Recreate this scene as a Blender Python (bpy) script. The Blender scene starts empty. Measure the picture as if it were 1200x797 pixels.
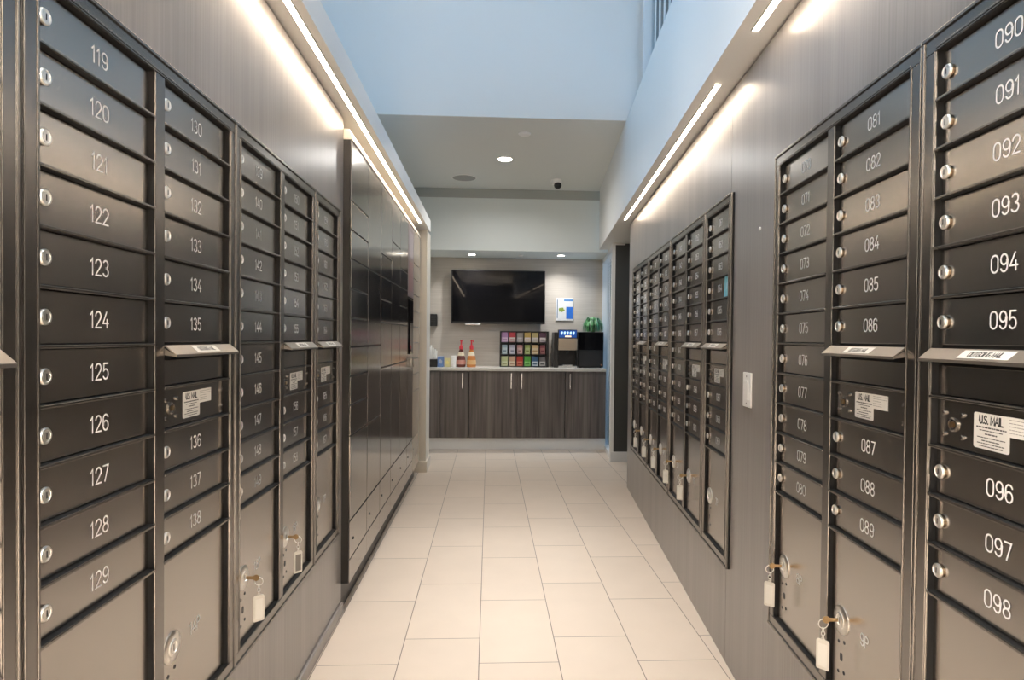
import bpy, bmesh, math, random
from mathutils import Vector, Matrix
random.seed(7)
S = bpy.context.scene
COL = S.collection
PI = math.pi

# ------------------------------------------------------------------ camera
EYE = 1.24
cam = bpy.data.objects.new('camera', bpy.data.cameras.new('camera'))
COL.objects.link(cam)
YAW, PIT, ROLL = 0.0461, -0.0136, 0.0097
cam.data.sensor_width = 36.0
cam.data.lens = 36.0 * 700.0 / 1200.0
cam.data.shift_x = -5.5 / 1200.0
cam.data.shift_y = 7.2 / 1200.0
cam.data.clip_start = 0.02
_f = Vector((math.sin(YAW) * math.cos(PIT), math.cos(YAW) * math.cos(PIT), math.sin(PIT)))
_r = Vector((math.cos(YAW), -math.sin(YAW), 0))
_u = _r.cross(_f)
_r2 = math.cos(ROLL) * _r + math.sin(ROLL) * _u
_u2 = -math.sin(ROLL) * _r + math.cos(ROLL) * _u
cam.matrix_world = Matrix(((_r2.x, _u2.x, -_f.x, 0), (_r2.y, _u2.y, -_f.y, 0), (_r2.z, _u2.z, -_f.z, EYE), (0, 0, 0, 1)))
S.camera = cam

# ------------------------------------------------------------------ light and exposure
S.view_settings.view_transform = 'Standard'
S.view_settings.look = 'None'
S.view_settings.gamma = 1.0
S.view_settings.use_curve_mapping = False
S.view_settings.exposure = 0.12
SKY_COL, SKY_STR = (0.44, 0.71, 1.0), 3.2
LED_COL, LED_STR = (1.0, 0.80, 0.60), 34.0
FILL_DOWN_COL, AISLE_FILL_W = (1.0, 0.97, 0.93), 5.0
LOBBY_FILL_COL, LOBBY_FILL_W = (1.0, 0.955, 0.905), 900.0
SPOT_COL, SPOT_STR = (1.0, 0.90, 0.76), 30.0
w = bpy.data.worlds.new('sky'); S.world = w
w.use_nodes = True
w.node_tree.nodes['Background'].inputs[0].default_value = SKY_COL + (1,)
w.node_tree.nodes['Background'].inputs[1].default_value = SKY_STR
S.cycles.max_bounces = 10
S.cycles.diffuse_bounces = 6
S.cycles.glossy_bounces = 5
S.cycles.transparent_max_bounces = 12
S.cycles.caustics_reflective = False
S.cycles.caustics_refractive = False
S.cycles.sample_clamp_indirect = 6.0

# the right wall runs at a slight angle to the left one
TH = 0.09056
RA = 0.7045
TR = Vector((math.sin(TH), math.cos(TH), 0))
NR = Vector((math.cos(TH), -math.sin(TH), 0))
def rp(s, o, z=0.0):
    return Vector((RA, 0, 0)) + NR * o + TR * s + Vector((0, 0, z))
def portal(loc, rot, sx, sy):
    l = bpy.data.lights.new('sky_portal', 'AREA'); l.shape = 'RECTANGLE'; l.size = sx; l.size_y = sy
    l.cycles.is_portal = True
    o = bpy.data.objects.new('sky_portal', l); COL.objects.link(o); o.location = loc; o.rotation_euler = rot
_c = rp(2.05, 0.10, 3.68)
portal(_c, (PI / 2, 0, PI / 2 - TH), 4.7, 1.6)
portal((-1.72, 2.02, 3.45), (PI / 2, 0, -PI / 2), 4.7, 2.0)
def fill_or_downlight(loc, power, size=0.25, spread=40, col=FILL_DOWN_COL):
    l = bpy.data.lights.new('fill_or_downlight', 'AREA'); l.shape = 'DISK'; l.size = size; l.energy = power; l.color = col; l.spread = math.radians(spread)
    o = bpy.data.objects.new('fill_or_downlight', l); COL.objects.link(o); o.location = loc
# unseen fill added over the aisle; downlights in the low ceiling and the niche
for y in (-1.0, 0.4, 1.6, 2.6, 3.5): fill_or_downlight((0.06 + 0.03 * y, y, 4.55), AISLE_FILL_W)
fill_or_downlight((0.128, 5.39, 2.835), 11.0, 0.11, 160, (1.0, 0.99, 0.97))
fill_or_downlight((-0.205, 6.805, 2.172), 5.0, 0.07, 130)
fill_or_downlight((0.806, 6.77, 2.172), 5.0, 0.07, 130)
# added unseen fill lamps behind the camera, to brighten the aisle walls
def lobby_fill(loc):
    l = bpy.data.lights.new('lobby_fill', 'AREA'); l.shape = 'SQUARE'; l.size = 1.2; l.energy = LOBBY_FILL_W; l.color = LOBBY_FILL_COL
    o = bpy.data.objects.new('lobby_fill', l); COL.objects.link(o); o.location = loc
for x in (-2.5, 2.7): lobby_fill((x, -1.9, 2.83))
portal((1.42, 6.53, 1.15), (PI / 2, 0, PI / 2 - 0.097), 1.05, 2.0)

# ------------------------------------------------------------------ materials
def mat(name, base, rough=0.5, metal=0.0, spec=0.5, bump=0.0, bscale=400.0, vary=0.0, emit=None, estr=0.0, coat=0.0):
    m = bpy.data.materials.new(name); m.use_nodes = True
    nt = m.node_tree; b = nt.nodes['Principled BSDF']
    b.inputs['Base Color'].default_value = tuple(base) + (1,)
    b.inputs['Roughness'].default_value = rough
    b.inputs['Metallic'].default_value = metal
    b.inputs['Specular IOR Level'].default_value = spec
    if coat: b.inputs['Coat Weight'].default_value = coat; b.inputs['Coat Roughness'].default_value = 0.08
    if emit:
        b.inputs['Emission Color'].default_value = tuple(emit) + (1,)
        b.inputs['Emission Strength'].default_value = estr
    tc = nt.nodes.new('ShaderNodeTexCoord')
    n = nt.nodes.new('ShaderNodeTexNoise'); n.inputs['Scale'].default_value = bscale; n.inputs['Detail'].default_value = 3
    nt.links.new(tc.outputs['Object'], n.inputs['Vector'])
    if bump:
        bp = nt.nodes.new('ShaderNodeBump'); bp.inputs['Strength'].default_value = bump; bp.inputs['Distance'].default_value = 0.001
        nt.links.new(n.outputs['Fac'], bp.inputs['Height']); nt.links.new(bp.outputs['Normal'], b.inputs['Normal'])
    mr = nt.nodes.new('ShaderNodeMapRange')
    v = vary or 0.04
    mr.inputs['To Min'].default_value = 1 - v; mr.inputs['To Max'].default_value = 1 + v
    nt.links.new(n.outputs['Fac'], mr.inputs['Value'])
    mx = nt.nodes.new('ShaderNodeVectorMath'); mx.operation = 'SCALE'
    mx.inputs[0].default_value = tuple(base)
    nt.links.new(mr.outputs['Result'], mx.inputs['Scale'])
    nt.links.new(mx.outputs['Vector'], b.inputs['Base Color'])
    return m

def wood(name, c1, c2, rough, fine=160.0, spec=0.5, broad=9.0):
    m = bpy.data.materials.new(name); m.use_nodes = True
    nt = m.node_tree; b = nt.nodes['Principled BSDF']; L = nt.links
    tc = nt.nodes.new('ShaderNodeTexCoord')
    mp = nt.nodes.new('ShaderNodeMapping'); mp.inputs['Scale'].default_value = (fine, fine, 1.6)
    L.new(tc.outputs['Object'], mp.inputs['Vector'])
    n = nt.nodes.new('ShaderNodeTexNoise'); n.inputs['Scale'].default_value = 1.0; n.inputs['Detail'].default_value = 4
    L.new(mp.outputs['Vector'], n.inputs['Vector'])
    mp2 = nt.nodes.new('ShaderNodeMapping'); mp2.inputs['Scale'].default_value = (broad, broad, 0.35)
    L.new(tc.outputs['Object'], mp2.inputs['Vector'])
    n2 = nt.nodes.new('ShaderNodeTexNoise'); n2.inputs['Scale'].default_value = 1.0; n2.inputs['Detail'].default_value = 3
    L.new(mp2.outputs['Vector'], n2.inputs['Vector'])
    ad = nt.nodes.new('ShaderNodeMath'); ad.operation = 'ADD'
    L.new(n.outputs['Fac'], ad.inputs[0]); L.new(n2.outputs['Fac'], ad.inputs[1])
    mr = nt.nodes.new('ShaderNodeMapRange'); mr.inputs['From Min'].default_value = 0.7; mr.inputs['From Max'].default_value = 1.3
    L.new(ad.outputs[0], mr.inputs['Value'])
    cr = nt.nodes.new('ShaderNodeMix'); cr.data_type = 'RGBA'
    cr.inputs[6].default_value = tuple(c1) + (1,); cr.inputs[7].default_value = tuple(c2) + (1,)
    L.new(mr.outputs['Result'], cr.inputs[0]); L.new(cr.outputs[2], b.inputs['Base Color'])
    bp = nt.nodes.new('ShaderNodeBump'); bp.inputs['Strength'].default_value = 0.12; bp.inputs['Distance'].default_value = 0.001
    L.new(n.outputs['Fac'], bp.inputs['Height']); L.new(bp.outputs['Normal'], b.inputs['Normal'])
    b.inputs['Roughness'].default_value = rough; b.inputs['Specular IOR Level'].default_value = spec
    return m

def tile_floor():
    m = bpy.data.materials.new('floor_tile'); m.use_nodes = True
    nt = m.node_tree; b = nt.nodes['Principled BSDF']; L = nt.links
    def M(op, a, c=None):
        n = nt.nodes.new('ShaderNodeMath'); n.operation = op
        for k, v in ((0, a), (1, c)):
            if v is None: continue
            if isinstance(v, (int, float)): n.inputs[k].default_value = v
            else: L.new(v, n.inputs[k])
        return n.outputs[0]
    tc = nt.nodes.new('ShaderNodeTexCoord'); sp = nt.nodes.new('ShaderNodeSeparateXYZ')
    L.new(tc.outputs['Object'], sp.inputs[0])
    X0, W, LN = -0.334, 0.306, 0.545
    fx = M('DIVIDE', M('SUBTRACT', sp.outputs[0], X0), W)
    col = M('FLOOR', fx); ux = M('FRACT', fx)
    odd = M('FLOORED_MODULO', col, 2.0)
    off = M('ADD', 2.452, M('MULTIPLY', odd, 2.262 - 2.452))
    fy = M('DIVIDE', M('SUBTRACT', sp.outputs[1], off), LN)
    row = M('FLOOR', fy); uy = M('FRACT', fy)
    dx = M('MULTIPLY', M('MINIMUM', ux, M('SUBTRACT', 1.0, ux)), W)
    dy = M('MULTIPLY', M('MINIMUM', uy, M('SUBTRACT', 1.0, uy)), LN)
    d = M('MINIMUM', dx, dy)
    g = nt.nodes.new('ShaderNodeMapRange'); g.inputs['From Min'].default_value = 0.0011; g.inputs['From Max'].default_value = 0.0021
    L.new(d, g.inputs['Value'])
    cv = nt.nodes.new('ShaderNodeCombineXYZ'); L.new(col, cv.inputs[0]); L.new(row, cv.inputs[1])
    wn = nt.nodes.new('ShaderNodeTexWhiteNoise'); L.new(cv.outputs[0], wn.inputs['Vector'])
    no = nt.nodes.new('ShaderNodeTexNoise'); no.inputs['Scale'].default_value = 6; no.inputs['Detail'].default_value = 6
    L.new(tc.outputs['Object'], no.inputs['Vector'])
    tone = M('ADD', 0.93, M('ADD', M('MULTIPLY', wn.outputs['Value'], 0.05), M('MULTIPLY', no.outputs['Fac'], 0.1)))
    sc = nt.nodes.new('ShaderNodeVectorMath'); sc.operation = 'SCALE'; sc.inputs[0].default_value = (0.66, 0.565, 0.475)
    L.new(tone, sc.inputs['Scale'])
    mx = nt.nodes.new('ShaderNodeMix'); mx.data_type = 'RGBA'
    mx.inputs[6].default_value = (0.16, 0.13, 0.11, 1); L.new(g.outputs['Result'], mx.inputs[0]); L.new(sc.outputs[0], mx.inputs[7])
    L.new(mx.outputs[2], b.inputs['Base Color'])
    bp = nt.nodes.new('ShaderNodeBump'); bp.inputs['Strength'].default_value = 0.4; bp.inputs['Distance'].default_value = 0.001
    L.new(g.outputs['Result'], bp.inputs['Height']); L.new(bp.outputs['Normal'], b.inputs['Normal'])
    b.inputs['Roughness'].default_value = 0.38
    return m

def glass_mat():
    m = bpy.data.materials.new('window_glass'); m.use_nodes = True
    nt = m.node_tree; nt.nodes.remove(nt.nodes['Principled BSDF'])
    t = nt.nodes.new('ShaderNodeBsdfTransparent'); g = nt.nodes.new('ShaderNodeBsdfGlossy'); g.inputs['Roughness'].default_value = 0.02
    t.inputs[0].default_value = (0.93, 0.97, 1, 1)
    fr = nt.nodes.new('ShaderNodeFresnel'); fr.inputs[0].default_value = 1.45
    mx = nt.nodes.new('ShaderNodeMixShader')
    nt.links.new(fr.outputs[0], mx.inputs[0]); nt.links.new(t.outputs[0], mx.inputs[1]); nt.links.new(g.outputs[0], mx.inputs[2])
    nt.links.new(mx.outputs[0], nt.nodes['Material Output'].inputs[0])
    return m

def paper_wall():
    m = mat('textured_wallpaper', (0.50, 0.47, 0.43), 0.7)
    nt = m.node_tree; b = nt.nodes['Principled BSDF']
    tc = nt.nodes.new('ShaderNodeTexCoord'); mp = nt.nodes.new('ShaderNodeMapping'); mp.inputs['Scale'].default_value = (3, 3, 90)
    n = nt.nodes.new('ShaderNodeTexNoise'); n.inputs['Scale'].default_value = 1
    nt.links.new(tc.outputs['Object'], mp.inputs['Vector']); nt.links.new(mp.outputs['Vector'], n.inputs['Vector'])
    mx = nt.nodes.new('ShaderNodeMix'); mx.data_type = 'RGBA'
    mx.inputs[6].default_value = (0.42, 0.385, 0.345, 1); mx.inputs[7].default_value = (0.58, 0.545, 0.50, 1)
    nt.links.new(n.outputs['Fac'], mx.inputs[0]); nt.links.new(mx.outputs[2], b.inputs['Base Color'])
    return m

M_DOOR = mat('bronze_powder_coat', (0.43, 0.40, 0.37), 0.235, 1.0, bscale=900, vary=0.05)
M_FRAME = mat('bronze_frame', (0.235, 0.220, 0.205), 0.26, 1.0, bscale=900)
M_GAP = mat('black_gap', (0.006, 0.006, 0.006), 0.7)
M_CHROME = mat('nickel_lock', (0.90, 0.87, 0.82), 0.32, 1.0)
M_BARREL = mat('aged_brass_barrel', (0.20, 0.15, 0.10), 0.35, 1.0)
M_DARKHOLE = mat('dark_keyway', (0.02, 0.02, 0.02), 0.5)
M_NUM = mat('white_engraving', (0.95, 0.94, 0.92), 0.6)
M_FLAP = mat('satin_flap_metal', (0.38, 0.345, 0.305), 0.36, 1.0, bump=0.15, bscale=700)
M_STICK = mat('sticker_paper', (0.82, 0.80, 0.75), 0.5)
M_INK = mat('sticker_ink', (0.03, 0.03, 0.03), 0.6)
M_BRASS = mat('brass_key', (0.40, 0.28, 0.15), 0.35, 1.0)
M_TAG = mat('white_tag_plastic', (0.80, 0.77, 0.70), 0.35)
M_GREYTAG = mat('grey_tag_plastic', (0.22, 0.20, 0.18), 0.35)
M_WOOD = wood('taupe_wood_laminate', (0.205, 0.190, 0.178), (0.300, 0.279, 0.263), 0.30, 160.0, 1.0)
M_CABWOOD = wood('grey_brown_cabinet_wood', (0.050, 0.042, 0.038), (0.175, 0.150, 0.138), 0.42, 38.0, 0.4, 7.0)
M_LOCKER = mat('glossy_bronze_locker', (0.32, 0.305, 0.285), 0.15, 1.0, 0.5, bump=0.02, bscale=300)
M_LOCKBODY = mat('locker_carcass_black', (0.02, 0.018, 0.016), 0.4)
M_WHITE = mat('white_paint', (0.80, 0.80, 0.78), 0.55)
M_CEIL = mat('ceiling_paint', (0.71, 0.735, 0.715), 0.6)
M_COOL = mat('cool_white_paint', (0.74, 0.79, 0.78), 0.55)
M_GREYBAND = mat('grey_band', (0.40, 0.42, 0.40), 0.6)
M_CREAM = mat('cream_paint', (0.74, 0.68, 0.58), 0.5)
M_DARKWALL = mat('charcoal_paint', (0.050, 0.050, 0.045), 0.55)
M_BASE = mat('white_baseboard', (0.74, 0.74, 0.73), 0.45)
M_FLOOR = tile_floor()
M_GLASS = glass_mat()
M_PAPER = paper_wall()
M_LED = mat('led_diffuser', (0.9, 0.9, 0.9), 0.4, emit=LED_COL, estr=LED_STR)
M_SPOT = mat('downlight_lens', (0.9, 0.9, 0.9), 0.4, emit=SPOT_COL, estr=SPOT_STR)
M_COUNTER = mat('pale_stone_counter', (0.55, 0.53, 0.49), 0.25, bump=0.02, bscale=60, vary=0.12)
M_STEEL = mat('brushed_steel', (0.72, 0.72, 0.72), 0.25, 1.0)
M_BLACK = mat('black_plastic', (0.012, 0.012, 0.013), 0.30)
M_TV = mat('tv_glass', (0.004, 0.004, 0.005), 0.035, spec=0.10)
M_PLASTIC = mat('white_plastic', (0.90, 0.90, 0.88), 0.35)
def paint(name, c, r=0.5, **k): return mat(name, c, r, **k)

# ------------------------------------------------------------------ mesh helpers
class MB:
    def __init__(s): s.v = []; s.f = []; s.m = []
    def add(s, vs, fs, mi=0):
        b = len(s.v); s.v += [tuple(q) for q in vs]
        s.f += [tuple(b + i for i in q) for q in fs]; s.m += [mi] * len(fs); return s
    def box(s, x0, x1, y0, y1, z0, z1, mi=0, c=0.0):
        if c <= 0:
            vs = [(x, y, z) for z in (z0, z1) for y in (y0, y1) for x in (x0, x1)]
            return s.add(vs, [(0, 2, 3, 1), (4, 5, 7, 6), (0, 1, 5, 4), (2, 6, 7, 3), (0, 4, 6, 2), (1, 3, 7, 5)], mi)
        bm = bmesh.new()
        r = bmesh.ops.create_cube(bm, size=1.0)
        for q in bm.verts:
            q.co = Vector(((x0 + x1) / 2 + q.co.x * (x1 - x0), (y0 + y1) / 2 + q.co.y * (y1 - y0), (z0 + z1) / 2 + q.co.z * (z1 - z0)))
        bmesh.ops.bevel(bm, geom=bm.edges[:], offset=c, segments=2, profile=0.5, affect='EDGES')
        return s.frombm(bm, mi)
    def frombm(s, bm, mi=0, mtx=None):
        bm.verts.index_update()
        s.add([(mtx @ q.co if mtx else q.co) for q in bm.verts], [[q.index for q in f.verts] for f in bm.faces], mi)
        bm.free(); return s
    def lathe(s, prof, org=(0, 0, 0), axis='z', n=24, mi=0, cap=True):
        # prof: (radius, height along the axis)
        vs = []; fs = []
        def P(r, h, a):
            c, d = r * math.cos(a), r * math.sin(a)
            if axis == 'z': q = (c, d, h)
            elif axis == 'y': q = (c, h, -d)
            else: q = (h, c, d)
            return (q[0] + org[0], q[1] + org[1], q[2] + org[2])
        for r, h in prof: vs += [P(max(r, 1e-5), h, 2 * PI * k / n) for k in range(n)]
        for i in range(len(prof) - 1):
            for k in range(n):
                k2 = (k + 1) % n
                fs.append((i * n + k, i * n + k2, (i + 1) * n + k2, (i + 1) * n + k))
        if cap:
            fs.append(tuple(range(n - 1, -1, -1))); fs.append(tuple((len(prof) - 1) * n + k for k in range(n)))
        return s.add(vs, fs, mi)
    def prism(s, poly, z0, z1, mi=0):
        n = len(poly)
        vs = [(p[0], p[1], z0) for p in poly] + [(p[0], p[1], z1) for p in poly]
        fs = [tuple(range(n - 1, -1, -1)), tuple(range(n, 2 * n))] + [(k, (k + 1) % n, n + (k + 1) % n, n + k) for k in range(n)]
        return s.add(vs, fs, mi)
    def slabxz(s, poly, y0, y1, mi=0):
        n = len(poly)
        vs = [(p[0], y0, p[1]) for p in poly] + [(p[0], y1, p[1]) for p in poly]
        fs = [tuple(range(n)), tuple(range(2 * n - 1, n - 1, -1))] + [((k + 1) % n, k, n + k, n + (k + 1) % n) for k in range(n)]
        return s.add(vs, fs, mi)
    def tube(s, pts, r, n=8, mi=0, closed=False):
        vs = []; fs = []; m = len(pts); pts = [Vector(p) for p in pts]
        for i, p in enumerate(pts):
            a = pts[(i - 1) % m] if (closed or i > 0) else p
            b = pts[(i + 1) % m] if (closed or i < m - 1) else p
            t = (b - a).normalized()
            e = t.cross(Vector((0.31, 0.52, 0.79))).normalized(); g = t.cross(e)
            vs += [p + r * (math.cos(2 * PI * k / n) * e + math.sin(2 * PI * k / n) * g) for k in range(n)]
        for i in range(m if closed else m - 1):
            j = (i + 1) % m
            for k in range(n):
                k2 = (k + 1) % n; fs.append((i * n + k, i * n + k2, j * n + k2, j * n + k))
        if not closed: fs.append(tuple(range(n - 1, -1, -1))); fs.append(tuple((m - 1) * n + k for k in range(n)))
        return s.add(vs, fs, mi)
    def mesh(s, name, mats, smooth=False):
        me = bpy.data.meshes.new(name); me.from_pydata(s.v, [], s.f)
        for q in (mats if isinstance(mats, (list, tuple)) else [mats]): me.materials.append(q)
        for p, mi in zip(me.polygons, s.m): p.material_index = mi
        bm = bmesh.new(); bm.from_mesh(me); bmesh.ops.recalc_face_normals(bm, faces=bm.faces[:]); bm.to_mesh(me); bm.free()
        if smooth:
            for p in me.polygons: p.use_smooth = True
            me.set_sharp_from_angle(angle=math.radians(35))
        me.update(); return me
    def build(s, name, mats, parent=None, loc=(0, 0, 0), smooth=False, rotz=0.0):
        return put(name, s.mesh(name, mats, smooth), parent, loc, rotz)

def put(name, me, parent=None, loc=(0, 0, 0), rotz=0.0):
    o = bpy.data.objects.new(name, me); COL.objects.link(o)
    o.location = loc; o.rotation_euler = (0, 0, rotz)
    if parent is not None: o.parent = parent
    return o
def tag(o, label, cat, group=None):
    o['label'] = label; o['category'] = cat
    if group: o['group'] = group
    return o
def thing(name, label, cat, loc=(0, 0, 0), rotz=0.0, group=None):
    o = bpy.data.objects.new(name, None); COL.objects.link(o); o.empty_display_size = 0.05
    o.location = loc; o.rotation_euler = (0, 0, rotz)
    return tag(o, label, cat, group)
def struct(o): o['kind'] = 'structure'; return o
def copy_tree(o, parent=None):
    c = o.copy(); COL.objects.link(c)
    if parent is not None: c.parent = parent
    for ch in list(o.children): copy_tree(ch, c)
    return c

# ------------------------------------------------------------------ engraved stroke lettering
def arc(cx, cy, rx, ry, a0, a1, n=10):
    return [(cx + rx * math.cos(math.radians(a0 + (a1 - a0) * k / n)), cy + ry * math.sin(math.radians(a0 + (a1 - a0) * k / n))) for k in range(n + 1)]
GL = {
 '0': (0.56, [arc(.28, .72, .28, .28, 0, 180) + arc(.28, .28, .28, .28, 180, 360) + [(.56, .72)]]),
 '1': (0.30, [[(.02, .80), (.20, 1), (.20, 0)]]),
 '2': (0.56, [arc(.28, .72, .27, .28, 175, -32) + [(0, 0), (.56, 0)]]),
 '3': (0.56, [arc(.27, .755, .24, .245, 150, -90) + arc(.27, .255, .28, .255, 90, -155)]),
 '4': (0.58, [[(.38, 1), (0, .28), (.58, .28)], [(.44, .52), (.44, 0)]]),
 '5': (0.56, [[(.50, 1), (.09, 1), (.05, .54)] + arc(.27, .32, .28, .32, 140, -150)]),
 '6': (0.56, [arc(.28, .72, .27, .28, 25, 180) + [(.01, .30)] + arc(.28, .30, .27, .30, 180, 540, 16)]),
 '7': (0.54, [[(0, 1), (.54, 1), (.18, 0)]]),
 '8': (0.56, [arc(.28, .765, .235, .235, -90, 270, 16), arc(.28, .265, .28, .265, 90, 450, 16)]),
 '9': (0.56, [arc(.28, .28, .27, .28, 205, 360) + [(.55, .70)] + arc(.28, .70, .27, .30, 0, 360, 16)]),
 'P': (0.52, [[(0, 0), (0, 1), (.26, 1)] + arc(.26, .75, .26, .25, 90, -90) + [(0, .5)]]),
 'U': (0.56, [[(0, 1), (0, .28)] + arc(.28, .28, .28, .28, 180, 360) + [(.56, 1)]]),
 'S': (0.52, [arc(.26, .76, .24, .24, 30, 270) + arc(.26, .26, .26, .26, 90, -150)]),
 'M': (0.70, [[(0, 0), (0, 1), (.35, .25), (.70, 1), (.70, 0)]]),
 'A': (0.62, [[(0, 0), (.31, 1), (.62, 0)], [(.12, .34), (.50, .34)]]),
 'I': (0.08, [[(.04, 0), (.04, 1)]]),
 'L': (0.46, [[(0, 1), (0, 0), (.46, 0)]]),
 'O': (0.64, [arc(.32, .5, .32, .5, 0, 360, 20)]),
 'T': (0.56, [[(0, 1), (.56, 1)], [(.28, 1), (.28, 0)]]),
 'G': (0.62, [arc(.32, .5, .31, .5, 45, 330, 16) + [(.62, .45), (.36, .45)]]),
 'N': (0.58, [[(0, 0), (0, 1), (.58, 0), (.58, 1)]]),
 '.': (0.06, [[(.02, 0), (.04, .03)]]),
 ' ': (0.26, []),
}
def text_mb(mb, txt, h, lw, cx=0.0, cz=0.0, y=0.0, gap=0.20, mi=0, sx=1.0):
    """Flat stroke lettering in the x-z plane facing -y, centred on cx, cz."""
    tot = sum(GL[c][0] for c in txt) + gap * (len(txt) - 1)
    x = cx - tot * h * sx / 2
    k = 0
    for c in txt:
        wd, strokes = GL[c]
        for st in strokes:
            P = [Vector((x + p[0] * h * sx, cz - h / 2 + p[1] * h)) for p in st]
            n = len(P); closed = (P[0] - P[-1]).length < 1e-6
            yy = y - 0.00002 * (k % 3); k += 1
            L, R = [], []
            for i in range(n):
                a = P[i] - P[i - 1] if i > 0 else (P[-1] - P[-2] if closed else P[1] - P[0])
                b = P[i + 1] - P[i] if i < n - 1 else (P[1] - P[0] if closed else P[-1] - P[-2])
                a = a.normalized(); b = b.normalized(); t = (a + b)
                t = t.normalized() if t.length > 1e-4 else b
                nn = Vector((-t.y, t.x)); sc = min(1.8, 1.0 / max(0.3, nn.dot(Vector((-b.y, b.x)))))
                L.append(P[i] + nn * lw / 2 * sc); R.append(P[i] - nn * lw / 2 * sc)
            vs = [(q.x, yy, q.y) for q in L] + [(q.x, yy, q.y) for q in R]
            mb.add(vs, [(i, i + 1, n + i + 1, n + i) for i in range(n - 1)], mi)
            if not closed:
                for e in (P[0], P[-1]):
                    vs = [(e.x + lw / 2 * math.cos(2 * PI * j / 10), yy - .00001, e.y + lw / 2 * math.sin(2 * PI * j / 10)) for j in range(10)]
                    mb.add(vs, [tuple(range(10))], mi)
        x += (wd + gap) * h * sx
    return mb

# ------------------------------------------------------------------ the setting
ZS_L, ZS_R, ZC, ZV = 2.22, 2.205, 2.85, 4.6
YB0 = -0.45                      # where the aisle opens to the lobby behind the camera
YL = -4.2                        # back wall of the lobby
struct(MB().box(-4.3, 4.3, YL - 0.2, 7.3, -0.1, 0).build('floor', M_FLOOR))
XL = -0.655
mb = MB().box(-0.95, -0.70, YB0, 5.60, 0, ZS_L, 0)
mb.box(-0.70, XL, YB0, 2.70, 1.7885, ZS_L - 0.014, 0)          # panel above the mailboxes
mb.box(-0.70, XL, YB0, 2.70, 0.0, 0.371, 0)                    # panel below
mb.box(-0.70, XL, YB0, 0.4945, 0.371, 1.7885, 0)               # behind the camera
mb.box(-0.70, XL, 2.6450, 2.70, 0.371, 1.7885, 0)
struct(mb.build('wall_left', M_WOOD))
struct(MB().box(XL, XL + 0.012, YB0, 2.70, 0, 0.05, 0, 0.003).build('baseboard_left', M_WOOD))
# soffit over the left wall and the shelf it makes
struct(MB().box(-1.75, -0.556, YB0, 5.62, ZS_L, 2.325).build('trim_1', M_WHITE))
# cream pillar at the end of the left wall
struct(MB().box(-0.95, -0.572, 5.50, 5.80, 0, ZS_L, 0, 0.004).build('wall_pillar', M_CREAM))
struct(MB().box(-0.70, -0.560, 5.488, 5.812, 0, 0.10, 0, 0.003).build('baseboard_pillar', M_CREAM))
# void walls
mb = MB().box(-1.85, -1.60, YB0, 4.6, 2.325, 2.45)
mb.box(-1.85, -1.60, YB0, 4.6, 4.45, ZV)
mb.box(-1.85, -1.60, YB0, -0.3, 2.45, 4.45).box(-1.85, -1.60, 4.35, 4.6, 2.45, 4.45)
struct(mb.build('wall_left_upper', M_WHITE))
struct(MB().box(-2.0, 2.4, YB0 - 0.1, 4.5, ZV, ZV + 0.1).build('ceiling_upper', M_WHITE))
struct(MB().box(-4.3, 4.3, YL - 0.2, YB0, ZC, ZC + 0.1).build('ceiling_lobby', M_WHITE))
struct(MB().box(-1.85, 1.5, YB0 - 0.1, YB0, ZC + 0.1, ZV).build('wall_back_upper', M_WHITE))
struct(MB().box(-4.3, 4.3, YL - 0.2, YL, 0, ZC).build('wall_back', M_DARKWALL))
struct(MB().box(-4.3, -4.2, YL, YB0, 0, ZC).box(-4.2, -1.60, YB0 - 0.1, YB0, 0, ZC).box(-1.60, -0.95, YB0 - 0.1, YB0, 0, 2.325).build('wall_lobby_left', M_WHITE))
struct(MB().box(4.2, 4.3, YL, YB0, 0, ZC).box(0.97, 4.2, YB0 - 0.1, YB0, 0, ZC).build('wall_lobby_right', M_WHITE))
# header wall across the void and the lower ceiling behind it
struct(MB().box(-2.0, 1.9, 4.40, 6.50, ZC, ZV).build('ceiling', M_CEIL))
struct(MB().box(-2.0, 1.9, 4.385, 4.40, ZC, ZV).build('wall_header', M_WHITE))
struct(MB().box(-2.0, -1.75, 4.4, 7.3, 0, ZC).build('wall_side', M_WHITE))
struct(MB().box(-2.0, 1.50, 6.50, 7.3, 2.185, ZV).build('wall_niche_upper', M_COOL))
struct(MB().box(-1.9, 1.25, 6.494, 6.50, 2.752, ZC).build('trim_2', M_GREYBAND))  # thin flat strip in a darker grey than the wall
struct(MB().box(-2.0, 1.6, 7.10, 7.3, 0, 2.185).build('wall_niche', M_PAPER))
struct(MB().box(-1.0, -0.85, 5.80, 7.10, 0, 2.22).build('wall_niche_left', M_CREAM))
# dark wall beyond the right wall, with the ribbed pale return of the niche
struct(MB().box(1.262, 2.6, 5.97, 6.03, 0, 2.2).build('wall_dark', M_DARKWALL))
struct(MB().prism([(1.235, 5.968), (1.36, 5.968), (1.47, 7.1), (1.345, 7.1)], 2.185, ZS_R).build('trim_4', M_WHITE))
struct(MB().box(1.235, 2.6, 5.955, 5.97, 0, 0.10, 0, 0.003).build('baseboard_dark', M_BASE))
struct(MB().box(2.45, 2.6, 4.5, 5.97, 0, 2.2).box(1.3, 2.45, 4.4, 4.5, 0, 2.2).build('wall_passage', M_DARKWALL))
struct(MB().prism([(1.228, 5.966), (1.262, 5.966), (1.262, 6.031), (1.234, 6.031)], 0, 2.19).build('trim_5', M_WHITE))
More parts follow.
